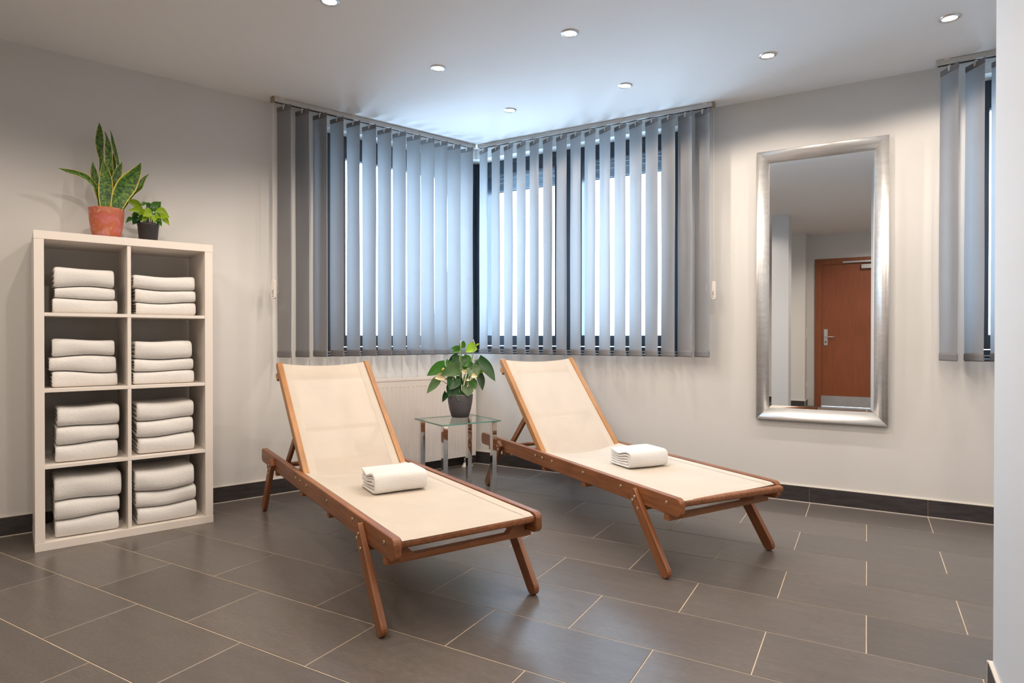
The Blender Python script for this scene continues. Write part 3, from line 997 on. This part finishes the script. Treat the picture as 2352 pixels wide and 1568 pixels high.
# ------------------------------------------------------------------ radiator
rad = thing('radiator', 'white panel radiator on the left wall under the blind', 'radiator', lw(-1.09, 0), ANG_L)
RW, RZ0, RZ1 = 1.012, .085, .700
pts = []
N_ = 30
pitch = RW/N_
xx = .018
prof = [(0, -.098)]
while xx < RW-.02:
    prof += [(xx, -.098), (xx+.004, -.0945), (xx+.009, -.0945), (xx+.013, -.098)]
    xx += pitch
prof += [(RW, -.098)]
pl = MB()
def strip(mb, prof, z0, z1):
    n = len(prof)
    mb.add([(x, y, z0) for x, y in prof]+[(x, y, z1) for x, y in prof], [(i, i+1, n+i+1, n+i) for i in range(n-1)])
strip(pl, prof, RZ0+.045, RZ1-.055)
pl.box(0, RW, -.098, -.085, RZ0, RZ0+.045).box(0, RW, -.098, -.085, RZ1-.055, RZ1-.012).box(0, RW, -.0845, -.075, RZ0, RZ1-.012)
pl.build('front_panel', 'radiator_white', rad)
MB().box(0, RW, -.030, -.022, RZ0, RZ1-.012).build('back_panel', 'radiator_white', rad)
for a, b in ((-.004, .0), (RW, RW+.004)):
    MB().box(a, b, -.099, -.02, RZ0-.002, RZ1).build('side_cover', 'radiator_white', rad, bevel=.001, seg=1)
gr = MB().box(-.004, RW+.004, -.101, -.092, RZ1-.013, RZ1+.004).box(-.004, RW+.004, -.03, -.02, RZ1-.012, RZ1+.002)
xg = 0
while xg < RW:
    gr.box(xg, xg+.006, -.092, -.03, RZ1-.008, RZ1-.001); xg += .016
gr.build('top_grille', 'radiator_white', rad, bevel=.0)
for x in (RW-.075, RW-.028):
    MB().tube([(x, -.06, RZ0), (x, -.062, .045), (x, -.062, -.0008)], .009, 12).build('pipe', 'steel', rad, smooth=True)
    MB().lathe([(.026, 0), (.026, .003), (.016, .012), (.010, .03)], 20, (x, -.062, 0)).build('pipe_cover', 'plastic_white', rad, smooth=True)
MB().lathe([(.010, 0), (.010, .02), (.004, .022)], 14).build('valve', 'brass_bolt', rad, mtx=Matrix.Translation((RW-.028, -.068, .06)) @ Matrix.Rotation(R(90), 4, 'X'))
th = MB().lathe([(.011, 0), (.014, .008), (.0165, .02), (.0165, .045), (.013, .052), (0, .053)], 18)
th.build('thermostat_knob', 'plastic_white', rad, smooth=True, mtx=Matrix.Translation((RW+.004, -.055, RZ1-.03)) @ Matrix.Rotation(R(90), 4, 'Y'))
for x in (.12, RW-.12):
    MB().box(x-.02, x+.02, -.0225, -.0005, .2, .62).build('wall_bracket', 'radiator_white', rad)

# ------------------------------------------------------------------ glass side table
TZ = .48
tc = Vector((.455, -.915, 0)); ta = R(63.5)
tb = thing('side_table', 'small square glass side table on chrome legs between the loungers', 'table', tc, ta)
tw, td = .205, .188
g = MB().prism(inset(inset([(-tw, -td), (tw, -td), (tw, td), (-tw, td)], 0), .0), TZ-.008, TZ)
g.mi = [0, 0, 1, 1, 1, 1]
g.build('glass_top', ['table_glass', 'glass_edge'], tb)
for sx in (-1, 1):
    for sy in (-1, 1):
        x, y = sx*(tw-.034), sy*(td-.034)
        lg = MB().box(x-.0155, x+.0155, y-.0155, y+.0155, .004, TZ-.012).build('leg', 'chrome', tb, bevel=.0015)
        MB().box(x-.024, x+.024, y-.024, y+.024, TZ-.012, TZ-.0082).build('top_plate', 'chrome', lg, bevel=.001, seg=1)
        MB().box(x-.014, x+.014, y-.014, y+.014, 0, .004).build('foot_glide', 'gasket', lg)

# ------------------------------------------------------------------ plants
def ray_dir(px, py):
    return CF + CR*((px-1176)/FPX) - CU*((py-784)/FPX)
def on_plane(px, py, point, normal):
    d = ray_dir(px, py)
    return CAM + d*((point-CAM).dot(normal)/d.dot(normal))

def catmull(P, n):
    out = []
    Q = [P[0]*2-P[1]] + list(P) + [P[-1]*2-P[-2]]
    segs = len(P)-1
    for i in range(n+1):
        t = i/n*segs; k = min(int(t), segs-1); f = t-k
        a, b, c, d = Q[k:k+4]
        out.append(((b*2) + (c-a)*f + (a*2-b*5+c*4-d)*f*f + (b*3-a-c*3+d)*f**3)*.5)
    return out

def leaf_mesh(name, cen, half, nrm, m, cup=.15, rows_=14, cols=6, widths=None, notch=0.0, twist=0.0):
    """cen: 3d centre line points, half: lateral half width vectors, nrm: facing normal"""
    C = catmull([Vector(c) for c in cen], rows_); Hh = catmull([Vector(h) for h in half], rows_)
    mb = MB(); mb.uv = []
    for i in range(rows_+1):
        t = i/rows_
        w = Hh[i] * (widths(t) if widths else 1.0)
        for j in range(cols+1):
            e = 2*j/cols-1
            p = C[i] + w*e - nrm*(cup*w.length*(1-abs(e)**1.5))*1.0
            if notch and i == 0:
                pass
            if notch and t < .2:
                tang = (C[min(i+2, rows_)]-C[i]).normalized()
                p = p - tang*(notch*abs(e)**1.2*(1-t/.2))
            mb.v.append(tuple(p)); mb.uv.append((j/cols, t))
    for i in range(rows_):
        for j in range(cols):
            a = i*(cols+1)+j
            mb.f.append((a, a+1, a+cols+2, a+cols+1))
    mb.mi = [0]*len(mb.f)
    return mb.mesh(name, m, True)

def pot_shape(t, prof, m, inner, zs):
    pb = MB().lathe(prof, 40)
    pb.build('pot', m, t, smooth=True)
    MB().lathe([(inner, zs-.01), (inner*.98, zs), (inner*.5, zs+.006), (0, zs+.008)], 28).build('soil', 'soil', t, smooth=True)

# snake plant on the shelf
n_s = .20
pc = lw(-2.4865, n_s, SH)
sp = thing('snake_plant', 'variegated snake plant in a mottled orange clay pot on the shelf', 'potted plant', pc, 0)
pot_shape(sp, [(0, 0), (.050, 0), (.058, .003), (.068, .05), (.076, .11), (.0785, .160), (.0785, .166), (.073, .166), (.070, .150)], 'terracotta', .0715, .150)
view_n = (Vector((CAM.x, CAM.y, 0)) - Vector((pc.x, pc.y, 0))).normalized()
def px_leaf(parent, base, pts, org_, sc, plane_pt, off_base, off_tip, m, name='leaf', cup=.2, prof=None, rows_=14, notch=0.0, tilt=0.0, nrm=None):
    """pts: (x, y, width) in a crop frame from base to tip"""
    nv = nrm or view_n
    cen, half = [], []
    n = len(pts)
    for i, (x, y, w) in enumerate(pts):
        f = i/(n-1)
        pp = plane_pt + nv*(off_base + (off_tip-off_base)*f)
        x0, y0, _ = pts[max(i-1, 0)]; x1, y1, _ = pts[min(i+1, n-1)]
        tx, ty = x1-x0, y1-y0; l = math.hypot(tx, ty) or 1
        nx, ny = -ty/l, tx/l
        X, Y = org_[0]+x/sc, org_[1]+y/sc
        c = on_plane(X, Y, pp, nv)
        e = on_plane(X+nx*w/2/sc, Y+ny*w/2/sc, pp, nv)
        h = e-c
        if tilt: h = h + nv*(h.length*tilt)
        cen.append(c - base); half.append(h)
    me = leaf_mesh(name, cen, half, nv, m, cup, rows_, 6, prof, notch)
    return link(name, me, parent)
O5, S5 = (120, 270), 5.407
snake = [
 ([(640, 1125, 40), (615, 900, 60), (603, 700, 50), (612, 540, 56), (592, 400, 92), (586, 280, 112), (588, 150, 70), (585, 62, 3)], -.035, -.05),
 ([(700, 1125, 60), (712, 800, 96), (708, 650, 104), (700, 500, 102), (692, 350, 84), (675, 240, 30), (648, 165, 3)], -.01, -.015),
 ([(760, 1125, 40), (835, 700, 40), (812, 560, 44), (780, 420, 50), (752, 300, 40), (736, 210, 18), (718, 150, 2)], -.02, -.035),
 ([(750, 1125, 30), (765, 700, 44), (768, 560, 44), (757, 440, 4)], -.04, -.05),
 ([(630, 1125, 60), (570, 900, 96), (535, 770, 100), (512, 660, 84), (502, 548, 3)], -.02, -.03),
 ([(605, 1120, 60), (580, 960, 62), (530, 850, 56), (430, 745, 66), (310, 690, 56), (190, 660, 44), (75, 628, 3)], .0, .03),
 ([(655, 1130, 120), (662, 950, 178), (665, 820, 180), (655, 690, 130), (640, 590, 60), (633, 528, 3)], .03, .02),
 ([(770, 1125, 70), (790, 900, 110), (795, 760, 118), (830, 650, 92), (868, 550, 3)], .012, .005),
 ([(795, 1135, 150), (850, 970, 228), (935, 830, 258), (1020, 710, 170), (1070, 630, 90), (1103, 560, 3)], .045, .05),
 ([(870, 1140, 40), (990, 950, 60), (1080, 860, 84), (1130, 770, 56), (1203, 697, 2)], -.01, -.03),
]
for pts_, ob, ot in snake:
    px_leaf(sp, pc, pts_, O5, S5, pc, ob, ot, 'snake_leaf', cup=.28, rows_=18)

# small golden pothos
pc2 = lw(-2.299, .20, SH)
po = thing('pothos_plant', 'small bright green leafy plant in a black plastic pot on the shelf', 'potted plant', pc2, 0)
pot_shape(po, [(0, 0), (.040, 0), (.042, .002), (.050, .098), (.052, .100), (.052, .112), (.049, .112), (.046, .095)], 'pot_black', .047, .098)
oval = lambda t: max(.02, math.sin(math.pi*t**.72)**1.05*(1-.25*t)) if 0 < t < 1 else .02
pothos = [
 ((1110, 1110), (910, 1022), 64, 1, .03), ((1140, 1152), (940, 1152), 54, 1, .05), ((1240, 1160), (1352, 1045), 104, 0, .0),
 ((1275, 1165), (1458, 1242), 110, 1, .05), ((1245, 1175), (1125, 1222), 90, 1, .07), ((1245, 1195), (1352, 1300), 84, 0, .05),
 ((1370, 1235), (1458, 1342), 52, 1, .02), ((1090, 1190), (985, 1212), 56, 0, .0), ((1070, 1235), (1000, 1330), 90, 2, .02),
 ((990, 1240), (912, 1312), 40, 0, -.01), ((1170, 1100), (1250, 1195), 66, 2, .03), ((1100, 1085), (1182, 1068), 34, 0, -.02),
 ((1290, 1165), (1335, 1105), 70, 1, -.03), ((1310, 1285), (1362, 1352), 46, 0, .03), ((1150, 1205), (1162, 1275), 54, 1, .045),
 ((1330, 1190), (1400, 1250), 60, 0, .02), ((1180, 1180), (1060, 1195), 56, 1, .04), ((1220, 1130), (1160, 1055), 46, 0, -.03), ((1300, 1200), (1420, 1190), 64, 1, .0), ((1200, 1210), (1110, 1290), 60, 1, .055), ((1280, 1210), (1260, 1305), 60, 1, .06), ((1340, 1240), (1300, 1320), 50, 2, .04), ((1120, 1150), (1030, 1090), 44, 1, -.01), ((1160, 1230), (1040, 1280), 54, 0, .03), ((1080, 1230), (1120, 1290), 60, 2, .02), ((1190, 1120), (1225, 1090), 40, 0, -.03)]
vn2 = (Vector((CAM.x, CAM.y, 0)) - Vector((pc2.x, pc2.y, 0))).normalized()
pm = ['leaf_mid', 'leaf_bright', 'leaf_dark']
for (b, e, w, mi, off) in pothos:
    mid = ((b[0]+e[0])/2, (b[1]+e[1])/2 - 12)
    o = px_leaf(po, pc2, [(b[0], b[1], w*1.55), (*mid, w*1.55), (e[0], e[1], w*1.55)], O5, S5, pc2, off*.5, off, pm[mi], cup=.30, prof=oval, rows_=8, nrm=vn2, tilt=.25)
    st = on_plane(O5[0]+b[0]/S5, O5[1]+b[1]/S5, pc2+vn2*off*.5, vn2) - pc2
    rt = Vector((st.x*.35, st.y*.35, .10))
    MB().tube([rt, (rt+st)/2+Vector((0, 0, .012)), st], [.0016, .0013, .001], 6).build('stem', 'stem_green', po, smooth=True)

# anthurium on the side table
q = on_plane(1057, 957, Vector((.43, -.86, TZ)), Vector((0, 0, 1)))
pc3 = Vector((q.x, q.y, TZ+.0003))
an = thing('anthurium_plant', 'glossy dark green anthurium with pale flowers in a grey pot on the glass table', 'potted plant', pc3, 0)
pot_shape(an, [(0, 0), (.052, 0), (.057, .003), (.070, .05), (.079, .10), (.0825, .142), (.0825, .148), (.077, .148), (.075, .13)], 'pot_grey', .0765, .132)
O4, S4 = (920, 760), 3.92
vn3 = (Vector((CAM.x, CAM.y, 0)) - Vector((pc3.x, pc3.y, 0))).normalized()
def heart(t):
    if t < .25: return .72 + .28*math.sin(t/.25*math.pi/2)
    return max(.02, math.cos((t-.25)/.75*math.pi/2)**.85)
AN = [ # base, tip, width, material, depth base, depth tip, stem?
 ((400, 308), (238, 402), 104, 'leaf_mid', .02, .06), ((338, 428), (236, 562), 72, 'leaf_pale', .05, .09),
 ((535, 330), (362, 404), 112, 'leaf_pale', .05, .10), ((535, 225), (488, 345), 120, 'leaf_dark', .0, .04),
 ((515, 228), (424, 296), 66, 'leaf_dark', -.02, .0), ((560, 250), (625, 320), 110, 'leaf_mid', -.01, .02),
 ((672, 308), (738, 378), 112, 'leaf_bright', -.01, .01), ((703, 252), (852, 452), 96, 'leaf_dark', .0, .05),
 ((745, 272), (768, 246), 34, 'leaf_dark', -.04, -.05), ((705, 378), (738, 535), 64, 'leaf_dark', .0, .02),
 ((640, 325), (688, 424), 112, 'leaf_pale', .04, .07), ((492, 425), (438, 528), 118, 'leaf_dark', .06, .09),
 ((480, 490), (430, 592), 108, 'leaf_dark', .05, .07), ((412, 556), (376, 640), 46, 'leaf_dark', .03, .05),
 ((602, 505), (606, 588), 92, 'leaf_pale', .06, .08), ((530, 552), (528, 632), 66, 'leaf_dark', .07, .085),
 ((640, 446), (672, 528), 70, 'leaf_mid', .02, .04), ((600, 262), (570, 340), 96, 'leaf_mid', -.03, -.01),
 ((660, 290), (655, 400), 84, 'leaf_dark', .02, .04), ((500, 440), (560, 480), 80, 'leaf_dark', .01, .02),
 ((360, 318), (310, 322), 46, 'leaf_mid', -.03, -.04), ((440, 270), (420, 330), 60, 'leaf_mid', .0, .02),
 ((600, 330), (560, 300), 70, 'leaf_bright', -.05, -.06)]
for b, e, w, mname, ob, ot in AN:
    mid = ((b[0]*.5+e[0]*.5) + (e[1]-b[1])*.05, (b[1]+e[1])/2 - abs(e[0]-b[0])*.06)
    px_leaf(an, pc3, [(b[0], b[1], w*1.12), (*mid, w*1.12), (e[0], e[1], w*1.12)], O4, S4, pc3, ob, ot, mname, cup=.25, prof=heart, rows_=10, notch=.012, nrm=vn3, tilt=.2)
    st = on_plane(O4[0]+b[0]/S4, O4[1]+b[1]/S4, pc3+vn3*ob, vn3) - pc3
    rt = Vector((st.x*.12, st.y*.12, .13))
    MB().tube([rt, rt*.45+st*.55+Vector((0, 0, .02)), st], [.0028, .0024, .002], 7).build('stem', 'stem_green', an, smooth=True)
FLW = [ # spathe base, tip, width, material, spadix tip, depth
 ((540, 165), (452, 160), 62, 'leaf_mid', (545, 85), .02), ((552, 150), (572, 88), 60, 'leaf_mid', None, .0), ((530, 175), (462, 192), 40, 'leaf_mid', None, .03),
 ((672, 128), (588, 192), 92, 'leaf_bright', (655, 76), .01), ((680, 130), (713, 114), 18, 'leaf_bright', None, .0),
 ((392, 408), (306, 424), 72, 'spathe_cream', None, .08), ((590, 372), (545, 362), 40, 'spathe_cream', (586, 352), .08),
 ((620, 438), (590, 446), 26, 'spathe_cream', None, .08), ((640, 400), (690, 412), 44, 'spathe_cream', None, .085), ((470, 420), (400, 440), 44, 'spathe_cream', None, .06)]
for b, e, w, mname, sx_, off in FLW:
    mid = ((b[0]+e[0])/2, (b[1]+e[1])/2-4)
    fl = px_leaf(an, pc3, [(b[0], b[1], w), (*mid, w), (e[0], e[1], w)], O4, S4, pc3, off, off+.01, mname, name='spathe', cup=.35, prof=heart, rows_=8, nrm=vn3, tilt=.1)
    st = on_plane(O4[0]+b[0]/S4, O4[1]+b[1]/S4, pc3+vn3*off, vn3) - pc3
    rt = Vector((st.x*.1, st.y*.1, .13))
    MB().tube([rt, rt*.5+st*.5+Vector((0, 0, .01)), st], [.0026, .0022, .002], 7).build('stem', 'stem_green', an, smooth=True)
    if sx_:
        tp = on_plane(O4[0]+sx_[0]/S4, O4[1]+sx_[1]/S4, pc3+vn3*(off+.01), vn3) - pc3
        MB().tube([st, st*.5+tp*.5, tp], [.0026, .0028, .0014], 8).build('spadix', 'spathe_cream', fl, smooth=True)
st = on_plane(O4[0]+380/S4, O4[1]+345/S4, pc3+vn3*.07, vn3) - pc3
MB().tube([st+Vector((-.006, 0, -.008)), st, st+Vector((.008, 0, .007))], [.004, .007, .005], 8).build('spadix', 'spadix_yellow', an, smooth=True)

# ------------------------------------------------------------------ mirror
mx0, mx1, mz0, mz1 = 2.094, 2.800, .490, 2.142
FW = .072
mr = thing('wall_mirror', 'tall wall mirror in a wide silver frame reflecting a brown door', 'mirror', ((mx0+mx1)/2, 0, mz0), 0)
hw_, hh_ = (mx1-mx0)/2, (mz1-mz0)
def frame_side(nm, a, b, inward):
    """mitred moulding from outer corner a to outer corner b (x, z); inward = unit vector to the mirror"""
    prof = [(0, -.006), (0, -.026), (.004, -.034), (.016, -.043), (.032, -.046), (.048, -.042), (.062, -.031), (FW, -.022), (FW, -.012), (FW, -.006)]
    d = (Vector(b)-Vector(a)).normalized()
    v = []
    for (w, y) in prof:
        p = Vector(a)+Vector(inward)*w+d*w; v.append((p.x, y, p.y))
    for (w, y) in prof:
        p = Vector(b)+Vector(inward)*w-d*w; v.append((p.x, y, p.y))
    n = len(prof)
    f = [(i, n+i, n+i+1, i+1) for i in range(n-1)] + [(n-1, 2*n-1, n, 0)]
    f += [tuple(range(n)), tuple(range(2*n-1, n-1, -1))]
    o = MB().add(v, f).build(nm, 'silver_frame', mr, smooth=False)
    for p in o.data.polygons:
        if len(p.vertices) == 4: p.use_smooth = True
    return o
frame_side('frame_side', (-hw_, 0), (-hw_, hh_), (1, 0))
frame_side('frame_side', (hw_, hh_), (hw_, 0), (-1, 0))
frame_side('frame_side', (-hw_, hh_), (hw_, hh_), (0, -1))
frame_side('frame_side', (hw_, 0), (-hw_, 0), (0, 1))
i0, i1, j0, j1 = -hw_+FW-.004, hw_-FW+.004, FW-.004, hh_-FW+.004
bv = .020
gm = MB()
gm.add([(i0+bv, -.0155, j0+bv), (i1-bv, -.0155, j0+bv), (i1-bv, -.0155, j1-bv), (i0+bv, -.0155, j1-bv)], [(0, 1, 2, 3)])
gm.build('mirror_glass', 'mirror_glass', mr)
bm_ = MB()
bm_.add([(i0, -.0142, j0), (i1, -.0142, j0), (i1, -.0142, j1), (i0, -.0142, j1), (i0+bv, -.0155, j0+bv), (i1-bv, -.0155, j0+bv), (i1-bv, -.0155, j1-bv), (i0+bv, -.0155, j1-bv)],
        [(0, 1, 5, 4), (1, 2, 6, 5), (2, 3, 7, 6), (3, 0, 4, 7)])
bm_.build('bevelled_edge', 'mirror_glass', mr)
MB().box(-hw_+.01, hw_-.01, -.0125, -.001, .01, hh_-.01).build('backing_board', 'slot_dark', mr)

# ------------------------------------------------------------------ door seen in the mirror
dr = thing('door_1', 'brown wooden door with lever handle, seen in the mirror', None, (DX0, YB, 0), 0, kind='structure')
dw = DX1-DX0
# door faces +y (into the room); handle at the low x side of the opening as seen
MB().box(.05, dw-.05, -.045, -.004, .006, DZ-.05).build('door_leaf', 'door_wood', dr, bevel=.002)
for a, b, c, d in ((-.03, .055, 0, DZ+.03), (dw-.055, dw+.03, 0, DZ+.03), (.055, dw-.055, DZ-.055, DZ+.03)):
    MB().box(a, b, -.09, .014, c, d).build('door_frame', 'door_frame_wood', dr, bevel=.003)
MB().box(.055, dw-.055, -.004, -.001, .012, .155).build('kick_plate', 'steel', dr)
hp = MB().box(.088, .140, -.004, .006, .88, 1.115).build('handle_plate', 'steel', dr, bevel=.003)
MB().tube([(.118, .006, 1.005), (.118, .05, 1.005), (.125, .055, 1.005), (.235, .055, 1.003)], .009, 10).build('lever', 'steel', hp, smooth=True)
MB().lathe([(.012, 0), (.012, .004), (0, .0045)], 14).build('lock_cylinder', 'slot_dark', hp, mtx=Matrix.Translation((.114, .006, .93)) @ Matrix.Rotation(R(-90), 4, 'X'))
cb = MB().box(.56, .80, -.004, .045, DZ-.135, DZ-.075).build('door_closer', 'steel', dr, bevel=.003)
MB().box(.33, .78, .016, .034, DZ-.045, DZ-.020).build('closer_rail', 'steel', cb, bevel=.002)
MB().box(.70, .72, .034, .052, DZ-.10, DZ-.02).build('closer_arm', 'steel', cb)
sw_ = thing('light_switch', 'white double light switch beside the brown door, seen in the mirror', 'switch', (1.9302, -5.78, 1.06), 0)
MB().box(0, .009, -.04, .04, -.08, .08).build('cover', 'plastic_white', sw_, bevel=.003)
for z in (-.038, .038):
    MB().box(.009, .013, -.028, .028, z-.03, z+.03).build('rocker', 'plastic_white', sw_, bevel=.002)
so_ = thing('wall_socket', 'white socket low on the wall beside the brown door, seen in the mirror', 'socket', (1.9302, -5.78, .32), 0)
MB().box(0, .009, -.04, .04, -.04, .04).build('cover', 'plastic_white', so_, bevel=.003)
MB().lathe([(.022, 0), (.022, .004), (.018, .004), (.017, -.0), (0, -.0)], 18).build('socket_well', 'plastic_white', so_, mtx=Matrix.Translation((.0092, 0, 0)) @ Matrix.Rotation(R(90), 4, 'Y'))
ds = thing('door_stop', 'small dark door stop on the floor by the brown door', 'door stop', (2.78, -5.72, 0), 0)
MB().lathe([(.0, 0), (.024, 0), (.024, .03), (.018, .04), (0, .042)], 16).build('stop_body', 'gasket', ds, smooth=True)
